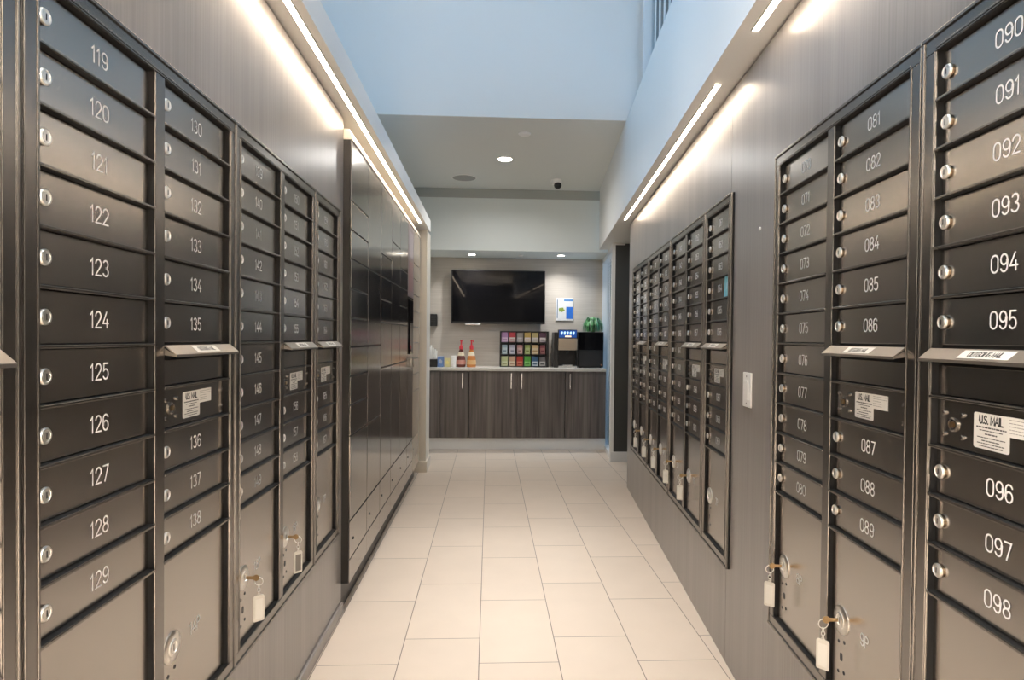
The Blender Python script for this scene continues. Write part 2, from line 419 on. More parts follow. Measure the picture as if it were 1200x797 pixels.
# right wall: slab, panels around the mailboxes, bulkhead, clerestory
def rbox(mb, s0, s1, o0, o1, z0, z1, mi=0):
    P = [rp(s0, o0), rp(s0, o1), rp(s1, o1), rp(s1, o0)]
    return mb.prism([(p.x, p.y) for p in P], z0, z1, mi)
OW = 0.011
mb = MB(); rbox(mb, -0.42, 4.965, 0.055, 0.30, 0, ZS_R)
rbox(mb, -0.42, 2.2595, OW, 0.055, 1.8005, ZS_R - 0.012); rbox(mb, 2.2625, 4.965, OW, 0.055, 1.7985, ZS_R - 0.012)
rbox(mb, -0.42, 2.2595, OW, 0.055, 0, 0.371); rbox(mb, 2.2625, 4.965, OW, 0.055, 0, 0.371)
rbox(mb, -0.42, 0.7215, OW, 0.055, 0.371, 1.8005)
rbox(mb, 1.8005, 2.2595, OW, 0.055, 0.371, 1.8005)
rbox(mb, 4.7045, 4.965, OW, 0.055, 0.371, 1.7985)
struct(mb.build('wall_right', M_WOOD))
mb = MB(); rbox(mb, -0.42, 6.46, -0.108, 0.30, ZS_R, ZC)
rbox(mb, 4.97, 6.2, 0.30, 1.5, ZS_R, ZC)
struct(mb.build('wall_right_upper', M_WHITE))
mb = MB(); rbox(mb, -0.42, 4.6, 0.012, 0.16, 4.5, ZV); rbox(mb, -0.42, -0.3, 0.012, 0.16, ZC, 4.5)
struct(mb.build('wall_right_top', M_WHITE))
M_MULL = mat('white_mullion', (0.85, 0.86, 0.86), 0.4)
def window(name, S0, S1, z0, z1, place, step=0.16):
    """place(s, o) -> xy with o from the room side outward"""
    root = None
    fr = MB()
    def bx(s0, s1, o0, o1, a, b, mbb):
        P = [place(s0, o0), place(s0, o1), place(s1, o1), place(s1, o0)]
        mbb.prism(P, a, b)
    bx(S0, S1, 0.0, 0.08, z0, z0 + 0.05, fr); bx(S0, S1, 0.0, 0.08, z1 - 0.05, z1, fr)
    bx(S0, S0 + 0.05, 0.0, 0.08, z0 + 0.05, z1 - 0.05, fr); bx(S1 - 0.04, S1, 0.0, 0.08, z0 + 0.05, z1 - 0.05, fr)
    root = struct(fr.build(name, M_MULL))
    mu = MB(); s = S0 + 0.17
    while s < S1 - 0.1:
        bx(s - 0.010, s + 0.010, 0.044, 0.053, z0 + 0.05, z1 - 0.05, mu); s += step
    mu.build('mullions', M_MULL, root)
    gl = MB(); bx(S0 + 0.05, S1 - 0.04, 0.054, 0.060, z0 + 0.05, z1 - 0.05, gl)
    gl.build('pane', M_GLASS, root)
window('window_1', -0.3, 4.42, ZC, 4.5, lambda s, o: tuple(rp(s, 0.012 + o)[:2]))
window('window_fill_left', -0.3, 4.35, 2.45, 4.45, lambda s, o: (-1.62 - o, s))  # unseen window, added to bring blue light onto the right doors

window('window_3', 6.032, 7.098, 0.0, 2.185, lambda s, o: (1.237 + (s - 5.97) * 0.0973 + o, s), 0.17)

# ------------------------------------------------------------------ lamps of the place
def led(name, label, pts, z, hw=0.010):
    """recessed strip: frame + diffuser; pts are two points in plan along the strip"""
    a, b = Vector(pts[0]), Vector(pts[1]); d = (b - a).normalized(); n = Vector((-d.y, d.x, 0))
    t = thing(name, label, 'light', a, 0.0)
    def strip(h, z0, z1, e=0.0):
        q = [(-n * h) - d * e, n * h - d * e, (b - a) + n * h + d * e, (b - a) - n * h + d * e]
        return MB().prism([(p.x, p.y) for p in q], z0, z1)
    strip(hw, z - 0.0035, z - 0.0005).build('diffuser', M_LED, t)
    f = MB()
    for sg in (-1, 1):
        q = [n * sg * hw, n * sg * (hw + 0.004), (b - a) + n * sg * (hw + 0.004), (b - a) + n * sg * hw]
        f.prism([(p.x, p.y) for p in q], z - 0.005, z)
    f.build('housing', M_WHITE, t)
    return t
led('led_strip', 'long warm linear light running the length of the left soffit', ((-0.598, YB0 + 0.15, 0), (-0.598, 5.16, 0)), ZS_L)
led('led_strip', 'warm linear light in the right soffit above the far mailbox bank', (rp(2.24, -0.053), rp(4.80, -0.053)), ZS_R)
led('led_strip', 'warm linear light in the right soffit cut by the top edge of the photo', (rp(-0.3, -0.053), rp(1.84, -0.053)), ZS_R)
def downlight(x, y, z, r, label):
    t = thing('downlight', label, 'light', (x, y, z))
    MB().lathe([(r * 1.22, 0), (r * 1.22, -0.004), (r, -0.006), (r, 0)], n=28, cap=False).build('trim_ring', M_WHITE, t, smooth=True)
    MB().lathe([(r, -0.004), (r * 0.6, -0.005), (0.0, -0.005)], n=28, cap=False).build('lens', M_SPOT, t, smooth=True)
downlight(0.128, 5.39, ZC, 0.062, 'round recessed downlight in the grey ceiling beyond the header wall')
downlight(-0.205, 6.805, 2.185, 0.040, 'small recessed downlight above the left end of the television')
downlight(0.806, 6.77, 2.185, 0.040, 'small recessed downlight above the blue notice, right of the television')
t = thing('ceiling_speaker', 'round grey flush speaker grille in the ceiling, left of the dome camera', 'speaker', (-0.266, 6.05, ZC))
MB().lathe([(0.128, 0), (0.128, -0.006), (0.118, -0.009), (0.116, -0.006)], n=32, cap=False).build('rim', M_WHITE, t, smooth=True)
MB().lathe([(0.117, -0.006), (0.06, -0.009), (0, -0.010)], n=32, cap=False).build('grille', mat('speaker_grille', (0.36, 0.37, 0.36), 0.6, bump=0.6, bscale=260), t, smooth=True)
t = thing('dome_camera', 'small security camera with white mount and black ball on the ceiling', 'camera', (0.667, 6.07, ZC))
MB().lathe([(0.055, 0), (0.055, -0.03), (0.046, -0.045), (0.03, -0.05)], n=24).build('mount', M_PLASTIC, t, smooth=True)
MB().lathe([(0.012, 0.030), (0.034, 0.020), (0.040, 0.0), (0.034, -0.020), (0.020, -0.032), (0.0, -0.036)], (0.012, -0.03, -0.062), n=20).build('camera_ball', M_BLACK, t, smooth=True)
def sprinkler(x, y, z, label, r=0.05):
    t = thing('sprinkler', label, 'sprinkler', (x, y, z))
    MB().lathe([(r, 0), (r, -0.004), (r * .8, -0.012), (0.0, -0.013)], n=24).build('cover_plate', M_PLASTIC, t, smooth=True)
sprinkler(0.264, 4.72, ZC, 'pale sprinkler cap on the ceiling, nearest to the header wall edge')
sprinkler(0.348, 6.81, 2.185, 'tiny sprinkler cap in the niche soffit between the two small downlights', 0.03)

# ------------------------------------------------------------------ mailbox units
P_ROW = 0.0889
RAIL = 0.005
OPW = 0.302
PITCH = 0.336
RECESS = 0.013
Z_PB = 0.405
_cache = {}
def cached(key, fn):
    if key not in _cache: _cache[key] = fn()
    return _cache[key]
def slab_mesh(wd, ht):
    return cached(('slab', round(wd, 4), round(ht, 4)), lambda: MB().box(-wd / 2, wd / 2, RECESS, RECESS + 0.006, -ht / 2, ht / 2, 0, 0.0012).mesh('door', M_DOOR))
def lock_mesh():
    def f():
        m = MB(); R = 0.0125; y1 = RECESS; q = 0.0058
        m.lathe([(R - 0.001, y1), (R - 0.001, q + 0.0042)], axis='y', n=24, mi=2, cap=False)
        m.lathe([(R - 0.001, q + 0.0043), (R, q + 0.004), (R, q + 0.0018), (R - 0.0016, q), (0.0088, q), (0.0082, q + 0.0012), (0.0074, q + 0.0012), (0.0070, q + 0.0002), (0.0, q + 0.0002)], axis='y', n=24, mi=0)
        m.box(-0.0011, 0.0011, q - 0.0001, q + 0.001, -0.0048, 0.0048, 1)
        return m.mesh('lock', [M_CHROME, M_DARKHOLE, M_BARREL], True)
    return cached('lock', f)
def disc_mesh():
    def f():
        m = MB(); R = 0.0335; y1 = RECESS
        m.lathe([(R, y1), (R, y1 - 0.002), (R - 0.002, y1 - 0.0035), (0.018, y1 - 0.0040), (0.0165, y1 - 0.0062), (0.0150, y1 - 0.0070), (0.0115, y1 - 0.0070), (0.011, y1 - 0.0052), (0.0, y1 - 0.0052)], axis='y', n=32)
        m.box(-0.0013, 0.0013, y1 - 0.0056, y1 - 0.0045, -0.007, 0.007, 1)
        return m.mesh('lock_disc', [M_CHROME, M_DARKHOLE], True)
    return cached('disc', f)
def holes_mesh():
    def f():
        m = MB()
        for x, z, r in ((-0.013, -0.056, .0042), (0.013, -0.048, .0042), (-0.013, -0.128, .0042), (0.013, -0.120, .0042)):
            m.lathe([(r, RECESS - 0.0002), (r, RECESS - 0.0006), (0, RECESS - 0.0006)], (x, 0, z), 'y', 14)
        m.slabxz([(0.0055 * math.cos(a), -0.088 + (0.004 if math.sin(a) > 0 else -0.004) + 0.0055 * math.sin(a)) for a in [2 * PI * k / 20 for k in range(20)]], RECESS - 0.0006, RECESS - 0.0002)
        return m.mesh('screw_holes', M_DARKHOLE)
    return cached('holes', f)
def flap_mesh():
    def f():
        m = MB(); hw = OPW / 2 - 0.001
        # folded sheet: back lip against the frame, sloping top, short front lip
        t = 0.0022
        prof = [(0.010, -0.004), (0.0, -0.003), (-0.022, -0.0215), (-0.0225, -0.027), (-0.0205, -0.027), (-0.020, -0.0232), (0.001, -0.0055), (0.010, -0.0065)]
        vs = [(-hw, p[0], p[1]) for p in prof] + [(hw, p[0], p[1]) for p in prof]; n = len(prof)
        m.add(vs, [tuple(range(n)), tuple(range(2 * n - 1, n - 1, -1))] + [(k, n + k, n + (k + 1) % n, (k + 1) % n) for k in range(n)])
        for sx in (-1, 1):
            x0, x1 = sorted((sx * hw, sx * (hw - 0.002)))
            tri = [(0.008, -0.006), (-0.0205, -0.0235), (-0.0205, -0.026), (0.008, -0.022)]
            vs = [(x0, a, b) for a, b in tri] + [(x1, a, b) for a, b in tri]
            m.add(vs, [(0, 1, 2, 3), (7, 6, 5, 4), (0, 4, 5, 1), (1, 5, 6, 2), (2, 6, 7, 3), (3, 7, 4, 0)])
        return m.mesh('hood', M_FLAP)
    return cached('flap', f)
def flap_label_mesh():
    def f():
        a = Vector((0, 0.0, -0.003)); b = Vector((0, -0.022, -0.0215)); d = (b - a).normalized(); nrm = Vector((0, -d.z, d.y)); nrm = nrm if nrm.z > 0 else -nrm
        mid = a + (b - a) * 0.5
        m = MB(); m.box(-0.055, 0.055, -0.0003, 0.0003, -0.010, 0.010, 0)
        text_mb(m, 'OUTGOING MAIL', 0.011, 0.0020, 0, 0, -0.0005, 0.16, 1, 0.78)
        R = Matrix((( 1, 0, 0), (0, -nrm.y, -d.y), (0, -nrm.z, -d.z))).to_4x4()
        m.v = [tuple(R @ Vector(q) + mid + nrm * 0.0006) for q in m.v]
        return m.mesh('label', [M_STICK, M_INK])
    return cached('flaplabel', f)
def sticker_mesh():
    def f():
        m = MB()
        def rr(x0, x1, z0, z1, r, y0, y1, mi):
            pts = []
            for cx, cz, a in ((x1 - r, z1 - r, 0), (x0 + r, z1 - r, 90), (x0 + r, z0 + r, 180), (x1 - r, z0 + r, 270)):
                pts += arc(cx, cz, r, r, a, a + 90, 4)
            m.slabxz(pts, y0, y1, mi)
        rr(-0.038, 0.038, -0.030, 0.028, 0.004, -0.0004, 0, 0)
        text_mb(m, 'U.S. MAIL', 0.0125, 0.0026, 0.0, 0.0175, -0.0006, 0.16, 1, 0.86)
        rnd = random.Random(3)
        for k, (z, wl, hh) in enumerate(((0.005, .064, .0022), (0.0, .050, .0014), (-0.0055, .026, .0020), (-0.0115, .060, .0014), (-0.0165, .040, .0016), (-0.021, .060, .0014), (-0.0255, .052, .0014))):
            x = -wl / 2
            while x < wl / 2 - 0.002:
                q = rnd.uniform(0.003, 0.008); m.box(x, min(x + q, wl / 2), -0.0006, -0.0004, z - hh / 2, z + hh / 2, 1); x += q + 0.0013
        return m.mesh('sticker', [M_STICK, M_INK])
    return cached('sticker', f)
def sticker2_mesh():
    def f():
        m = MB(); m.box(-0.029, 0.029, -0.0004, 0, -0.0155, 0.0155, 0)
        rnd = random.Random(5)
        for z in (0.011, 0.006, 0.001, -0.004, -0.009):
            x = -0.026
            while x < (0.004 if z < 0.003 else 0.024):
                q = rnd.uniform(0.003, 0.007); m.box(x, x + q, -0.00055, -0.0004, z - .0005, z + .0005, 1); x += q + 0.0013
        return m.mesh('sticker', [M_STICK, mat('faint_ink', (0.30, 0.28, 0.27), 0.6)])
    return cached('sticker2', f)
def panel_bits_mesh():
    def f():
        m = MB()
        for x, z in ((-0.128, 0.018), (-0.128, -0.020), (-0.082, 0.018), (-0.082, -0.020), (0.128, 0.018), (0.128, -0.020)):
            m.lathe([(0.0042, RECESS), (0.0042, RECESS - 0.003), (0.003, RECESS - 0.004), (0, RECESS - 0.004)], (x, 0, z), 'y', 14, 0)
        return m.mesh('rivets', M_FRAME, True)
    return cached('bits', f)
def master_lock_mesh():
    def f():
        m = MB()
        m.lathe([(0.0125, RECESS), (0.0125, RECESS - 0.003), (0.010, RECESS - 0.004), (0.009, RECESS - 0.001), (0, RECESS - 0.001)], (0, 0, 0), 'y', 20, 0)
        m.lathe([(0.0055, RECESS - 0.001), (0.005, RECESS - 0.005), (0, RECESS - 0.005)], (0, 0, 0), 'y', 16, 1)
        return m.mesh('master_lock', [M_FRAME, M_BRASS], True)
    return cached('master', f)
def num_mesh(txt, h=0.027):
    return text_mb(MB(), txt, h, 0.0029, 0, 0, RECESS - 0.0005, 0.22, 0, 0.92).mesh('number', M_NUM)

def mailbox_unit(label, org, rotz, zk, cols, fl=0.033, fr=0.033, group=None):
    """cols: list of (first number or None, 'full' or 'slot', parcel text or None). org = plan point of the first opening's left edge on the frame plane."""
    t = thing('mailbox_unit', label, 'mailbox', (org[0], org[1], 0), rotz, group)
    ztop = zk + P_ROW / 2
    zo = ztop + 0.034
    zb = Z_PB - 0.033
    n = len(cols); x1 = (n - 1) * PITCH + OPW
    f = MB()
    D = 0.028
    # metal face on a black body: outer flange, posts, mullions
    def fb(x0, x1, y0, z0, z1, c=0.0012, e=0.0004):
        f.box(x0, x1, y0, 0.0042, z0, z1, 0, c); f.box(x0 + e, x1 - e, 0.004, D, z0 + e, z1 - e, 1)
    fb(-fl, x1 + fr, 0.0, ztop, zo, 0.0015)
    fb(-fl, x1 + fr, 0.0, zb, Z_PB, 0.0015)
    fb(-fl, 0, 0, Z_PB, ztop); fb(x1, x1 + fr, 0, Z_PB, ztop)
    for k in range(n - 1): fb(k * PITCH + OPW, (k + 1) * PITCH, 0.0008, Z_PB, ztop)
    # raised outer bead
    f.box(-fl, x1 + fr, -0.0035, 0.001, zo - 0.007, zo, 0, 0.001)
    f.box(-fl, x1 + fr, -0.0035, 0.001, zb, zb + 0.007, 0, 0.001)
    f.box(-fl + 0.001, -fl + 0.006, -0.0025, 0.001, zb + 0.007, zo - 0.007, 0, 0.001); f.box(x1 + fr - 0.006, x1 + fr - 0.001, -0.0025, 0.001, zb + 0.007, zo - 0.007, 0, 0.001)
    for e in (0.0, x1):                                           # inner bead beside each outer opening edge
        sgn = -1 if e == 0 else 1
        a, b = sorted((e + sgn * 0.0015, e + sgn * 0.005)); f.box(a, b, -0.0018, 0.001, Z_PB, ztop, 0, 0.0007)
    f.box(0, x1, -0.0012, 0.001, ztop + 0.004, ztop + 0.008, 0, 0.0007)
    for k, (num, kind, parcel) in enumerate(cols):
        c0 = k * PITCH
        rows = range(1, 12)
        for i in rows:
            z = ztop - i * P_ROW
            if kind == 'slot' and i == 6: continue
            f.box(c0, c0 + OPW, -0.0006, 0.0032, z - RAIL / 2, z + RAIL / 2, 0, 0.0009); f.box(c0, c0 + OPW, 0.003, RECESS + 0.004, z - RAIL / 2 + 0.0003, z + RAIL / 2 - 0.0003, 1)
    fo = f.build('frame', [M_FRAME, M_GAP], t)
    bk = MB().box(-fl + 0.004, x1 + fr - 0.004, 0.022, 0.0285, zb + 0.004, zo - 0.004).build('back_panel', M_GAP, t)
    for k, (num, kind, parcel) in enumerate(cols):
        c0 = k * PITCH; cx = c0 + OPW / 2; i = 0; nn = num
        dh = P_ROW - RAIL - 0.003; dw = OPW - 0.004
        while i < 11:
            zc = zk - i * P_ROW
            if kind == 'slot' and i == 6:
                s = put('outgoing_slot', cached(('slotpanel', 1), lambda: MB().box(-dw / 2, dw / 2, RECESS, RECESS + 0.006, -dh / 2, 0.012, 0, 0.001).mesh('outgoing_slot', M_DOOR)), t, (cx, 0, zc))
                put('hood', flap_mesh(), s, (0, 0, P_ROW / 2 + 0.0012))['label'] = 'sloping satin metal hood'
                put('hood_label', flap_label_mesh(), s, (0, 0, P_ROW / 2 + 0.0012))
            elif kind == 'slot' and i == 7:
                s = put('mail_panel', slab_mesh(dw, dh), t, (cx, 0, zc))
                put('sticker', sticker_mesh(), s, (-0.018, RECESS - 0.0002, 0.0))['label'] = 'white printed sticker'
                put('sticker', sticker2_mesh(), s, (0.046, RECESS - 0.0007, 0.013))['label'] = 'smaller white sticker'
                put('rivets', panel_bits_mesh(), s); put('master_lock', master_lock_mesh(), s, (-0.105, 0, -0.001))
            else:
                d = put('door', slab_mesh(dw, dh), t, (cx, 0, zc))
                put('lock', lock_mesh(), d, (-OPW / 2 + (0.0215 if rotz > 0 else 0.0180), 0, 0))
                if nn is not None:
                    put('number', num_mesh('%03d' % nn), d, (0.002, 0, 0.0)); nn += 1
            i += 1
        zt = ztop - 11 * P_ROW - RAIL / 2 - 0.0015
        ph = zt - Z_PB - 0.002
        d = put('parcel_door', slab_mesh(dw, ph), t, (cx, 0, Z_PB + 0.002 + ph / 2))
        zz = 0.578 - (Z_PB + 0.002 + ph / 2)
        put('lock_disc', disc_mesh(), d, (-OPW / 2 + 0.051, 0, zz)); put('screw_holes', holes_mesh(), d, (-OPW / 2 + 0.051, 0, zz))
        if parcel: put('number', num_mesh(parcel, 0.026), d, (0.0, 0, zz + 0.0))
    return t

ROT_L = PI / 2
XF = -0.653
ZKL, ZKR = 1.709, 1.720
mailbox_unit('black mailbox column cut off by the left edge of the photo', (XF, 0.5285), ROT_L, ZKL, [(None, 'slot', None)])
mailbox_unit('black mailbox unit nearest on the left wall, doors numbered 119 to 138', (XF, 0.9005), ROT_L, ZKL, [(119, 'full', '13P'), (130, 'slot', '14P')])
mailbox_unit('middle black mailbox unit on the left wall, doors numbered 139 to 158', (XF, 1.6035), ROT_L, ZKL, [(139, 'full', '15P'), (150, 'slot', '16P')])
mailbox_unit('narrow single-column mailbox unit on the left wall next to the parcel lockers', (XF, 2.3085), ROT_L, ZKL, [(159, 'slot', '17P')])
ROT_R = math.atan2(-math.cos(TH), -math.sin(TH))
def R2(s, o=0.0): return tuple(rp(s, o)[:2])
mailbox_unit('single-column mailbox unit at the right edge of the photo, doors numbered 090 to 098', R2(1.0520), ROT_R, ZKR, [(90, 'slot', '10P')], 0.0365, 0.027)
mailbox_unit('two-column mailbox unit right of the white switch plate, doors numbered 070 to 089', R2(1.7655), ROT_R, ZKR, [(70, 'full', '8P'), (81, 'slot', '9P')], 0.033, 0.0365)
mailbox_unit('farthest mailbox unit on the right wall, beside the dark wall', R2(4.6700), ROT_R, ZKR - 0.003, [(1, 'full', '1P'), (12, 'slot', '2P')])
mailbox_unit('second mailbox unit from the far end of the right wall', R2(3.9645), ROT_R, ZKR - 0.003, [(21, 'full', '3P'), (32, 'slot', '4P')])
mailbox_unit('third two-column mailbox unit from the far end of the right wall', R2(3.2590), ROT_R, ZKR - 0.003, [(41, 'full', '5P'), (52, 'slot', '6P')])
mailbox_unit('narrow single-column mailbox unit with a blue paper note on one door', R2(2.5535), ROT_R, ZKR - 0.003, [(61, 'slot', '7P')])
# blue note stuck on a door
o = MB().slabxz([(-0.044, -0.040), (0.026, -0.041), (0.034, -0.01), (0.044, 0.040), (-0.030, 0.040), (-0.036, 0.006)], -0.0006, 0.0)
o.slabxz([(-0.018, -0.014), (0.016, -0.008), (0.012, 0.018), (-0.008, 0.016)], -0.0010, -0.0006, 1)
_s = 2.5535 - 0.252
o = o.build('paper_note', [paint('cyan_note', (0.25, 0.62, 0.70), 0.6), paint('pale_note_print', (0.45, 0.75, 0.85), 0.6)], None, rp(_s, RECESS - 0.0002, ZKR - 0.003 - 3 * P_ROW), rotz=ROT_R)
tag(o, 'small light blue paper note taped on a mailbox door of the right wall', 'note')

# ------------------------------------------------------------------ keys left in the parcel locks
def make_key(tagmat):
    t = thing('key', 'x', 'key')
    m = MB(); m.box(-0.0011, 0.0011, -0.016, RECESS - 0.009, -0.0042, 0.0042, 0, 0.0004)
    m.lathe([(0.0085, -0.0012), (0.0085, 0.0012)], (0, -0.023, 0), 'x', 18)
    m.build('key_blade', M_BRASS, t, smooth=True)
    pts = [(0.0, -0.030 + 0.011 * math.cos(a), -0.010 + 0.011 * math.sin(a)) for a in [2 * PI * k / 20 for k in range(20)]]
    MB().tube(pts, 0.0011, 8, 0, True).build('ring', M_CHROME, t, smooth=True)
    m = MB()
    for k in range(3):
        c = -0.0245 - k * 0.009
        pts = [((0.0042 * math.cos(a) if k % 2 == 0 else 0.0), -0.030 + (0.0 if k % 2 == 0 else 0.0042 * math.cos(a)), c + 0.0058 * math.sin(a)) for a in [2 * PI * q / 14 for q in range(14)]]
        m.tube(pts, 0.0009, 6, 0, True)
    m.build('chain', M_CHROME, t, smooth=True)
    m = MB(); pts = []
    for cx, cz, a, r in ((0.0115, -0.054, 0, .006), (-0.0115, -0.054, 90, .006), (-0.0115, -0.116, 180, .003), (0.0115, -0.116, 270, .003)):
        sx = 1 if cx > 0 else -1
        pts += arc(cx - sx * (r - .003), cz, r, r, a, a + 90, 4)
    m.slabxz(pts, -0.0015, 0.0015)
    m.box(-0.0095, 0.0095, -0.0021, -0.0015, -0.112, -0.058, 1); m.box(-0.0095, 0.0095, 0.0015, 0.0021, -0.112, -0.058, 1)
    m.tube([(0.0038 * math.cos(a), 0, -0.0475 + 0.0038 * math.sin(a)) for a in [2 * PI * q / 12 for q in range(12)]], 0.001, 6, 0, True)
    m.build('tag', tagmat, t, (0, -0.030, 0.0), smooth=False)
    return t
KW = make_key([M_TAG, paint('tag_paper', (0.88, 0.86, 0.80), 0.5)])
KG = None
def place_key(base, label, org, rot, u, tz, group=None, first=False):
    k = base if first else copy_tree(base)
    d = Vector((math.cos(rot), math.sin(rot), 0))
    k.location = Vector((org[0], org[1], 0)) + d * u + Vector((0, 0, 0.578)); k.rotation_euler = (0, 0, rot)
    k['label'] = label
    if group: k['group'] = group
    for c in k.children:
        if c.name.startswith('tag'): c.rotation_euler = (0, 0, tz)
    return k
U1 = 0.051
place_key(KW, 'key with white tag hanging in parcel lock 15P on the left wall', (XF, 1.6035), ROT_L, U1, -0.9, first=True)
place_key(KW, 'key with white tag in parcel lock 8P, beneath door 080 on the right wall', R2(1.7655), ROT_R, U1, 0.95)
place_key(KW, 'key with white tag in parcel lock 9P, beneath door 089 on the right wall', R2(1.7655), ROT_R, U1 + PITCH, 0.8)
KG = make_key([M_TAG, M_GREYTAG])
place_key(KG, 'key with grey-faced tag hanging in parcel lock 16P on the left wall', (XF, 1.6035), ROT_L, U1 + PITCH, -0.75, first=True)
for s, du, tz, lb in ((4.6700, PITCH, 0.7, 'key with pale tag in the second parcel lock from the far end, right wall'),
                      (3.9645, 0, 1.1, 'key with pale tag in the third parcel lock from the far end, right wall'),
                      (3.9645, PITCH, 0.8, 'key with pale tag in the fourth parcel lock from the far end, right wall'),
                      (3.2590, 0, 1.0, 'key with pale tag in the fifth parcel lock from the far end, right wall'),
                      (3.2590, PITCH, 1.2, 'key with pale tag in the sixth parcel lock from the far end, right wall')):
    place_key(KW, lb, R2(s), ROT_R, U1 + du, tz, 'keys in the far parcel locks')

# ------------------------------------------------------------------ switch plate and screw cap on the right wall
t = thing('light_switch', 'white switch plate on the wood panel between the right mailbox banks', 'switch', rp(2.04, OW - 0.0005, 1.068), ROT_R)
MB().box(-0.040, 0.040, -0.006, 0, -0.060, 0.060, 0, 0.002).build('plate', M_PLASTIC, t)
MB().box(-0.017, 0.017, -0.009, -0.005, -0.034, 0.034, 0, 0.0015).build('rocker', M_PLASTIC, t)
m = MB()
for z in (-0.047, 0.047): m.lathe([(0.003, -0.006), (0.003, -0.0072), (0, -0.0072)], (0, 0, z), 'y', 10)
m.build('screws', M_STEEL, t)
o = MB().lathe([(0.006, 0), (0.006, -0.002), (0.004, -0.004), (0, -0.004)], axis='y', n=16).build('screw_cap', M_PLASTIC, None, rp(1.949, OW, 1.609), True, ROT_R)
tag(o, 'tiny white round cap on the wood panel left of door 072', 'cap')

# ------------------------------------------------------------------ parcel lockers
XK = -0.620
V = [2.703, 3.081, 3.446, 3.818, 4.179, 4.56, 4.90, 5.34]
Z = [0.233, 0.408, 0.792, 0.931, 1.061, 1.193, 1.324, 1.455, 1.588, 1.717, 1.846, 2.112]
ZL0, ZL1 = 0.128, 2.116
lock_dot = MB().lathe([(0.007, 0.001), (0.007, -0.003), (0.005, -0.004), (0, -0.004)], axis='y', n=16).mesh('lock', M_BLACK, True)
def tower(label, a, b, lines, name='parcel_locker', skip=(), dm=None):
    dm = dm or M_LOCKER
    t = thing(name, label, 'locker', (XK, a, 0), ROT_L)
    wd = b - a
    MB().box(0.0005, wd - 0.0005, 0.005, 0.075, ZL0, ZL1).build('carcass', M_LOCKBODY, t)
    MB().box(0.001, wd - 0.001, -0.001, 0.0045, ZL0, 0.2305, 0, 0.001).build('base_rail', dm, t)
    MB().box(0.001, wd - 0.001, 0.04, 0.075, 0.0, ZL0).build('toe_kick', M_LOCKBODY, t)
    for k in range(len(lines) - 1):
        if k in skip: continue
        z0, z1 = lines[k], lines[k + 1]; g = 0.0036
        d = MB().box(0.0045, wd - 0.0045, -0.001, 0.0045, z0 + g, z1 - g, 0, 0.0012).build('locker_door', dm, t)
        if k == 0: put('lock', lock_dot, d, (0.075, 0, (z0 + z1) / 2 - 0.01))
    return t
tower('first bronze parcel locker tower, next to the mailboxes, with many shallow doors', V[0], V[1], [Z[0], Z[1], Z[2], Z[3], Z[4], Z[5], Z[6], Z[7], Z[8], Z[9], Z[10], Z[11]])
tower('second parcel locker tower from the mailboxes, with tall undivided doors', V[1], V[2], [Z[0], Z[1], Z[2], Z[5], Z[8], Z[11]])
tower('third parcel locker tower from the mailboxes, with small doors at eye level', V[2], V[3], [Z[0], Z[1], Z[4], Z[6], Z[7], Z[8], Z[9], Z[11]])
tower('fourth parcel locker tower from the mailboxes, with one small high door', V[3], V[4], [Z[0], Z[1], Z[4], Z[6], Z[8], Z[10], Z[11]])
tower('fifth parcel locker tower, just before the column with the black screen', V[4], V[5], [Z[0], Z[1], Z[4], Z[6], Z[7], Z[8], Z[9], Z[11]])
t = tower('locker tower with the tall black touch screen and a pinkish panel above it', V[5], V[6], [Z[0], Z[1], 0.99, 1.55, Z[11]], skip=(2, 3))
MB().box(0.002, 0.338, -0.001, 0.0045, 0.992, 1.55, 0, 0.001).build('console_panel', M_LOCKER, t)
MB().box(0.075, 0.275, -0.010, 0.0, 1.106, 1.53, 0, 0.003).build('touch_screen', M_TV, t)
m = MB().box(0.003, 0.337, -0.0015, 0.0045, 1.555, 2.11, 0)
m.box(0.05, 0.29, -0.0022, -0.0015, 1.60, 1.83, 1); m.box(0.05, 0.29, -0.0022, -0.0015, 1.86, 2.06, 2)
m.build('graphic_panel', [paint('mauve_panel', (0.30, 0.24, 0.24), 0.3), paint('rose_print', (0.38, 0.24, 0.24), 0.3), paint('lilac_print', (0.45, 0.38, 0.42), 0.3)], t)['label'] = 'pinkish printed panel'
MB().box(0.10, 0.20, -0.028, 0.0, 1.005, 1.075, 0, 0.004).build('card_reader', M_FRAME, t)
tower('last parcel locker tower beside the cream pillar, with a stack of small doors', V[6], V[7], [Z[0], Z[1], Z[2], Z[3], Z[4], Z[5], Z[6], Z[7], Z[8], Z[9], Z[10], Z[11]], dm=mat('locker_reflected_tan', (0.46, 0.39, 0.31), 0.25))  # tan of reflected light put into the door colour
# pale cornice board over the lockers, just under the light strip
m = MB(); pr = [(-0.695, 2.118), (-0.618, 2.118), (-0.618, 2.126), (-0.630, 2.164), (-0.695, 2.164)]
n = len(pr); vs = [(p[0], V[0], p[1]) for p in pr] + [(p[0], V[7], p[1]) for p in pr]
m.add(vs, [tuple(range(n)), tuple(range(2 * n - 1, n - 1, -1))] + [(k, (k + 1) % n, n + (k + 1) % n, n + k) for k in range(n)])
struct(m.build('trim_3', M_CREAM))

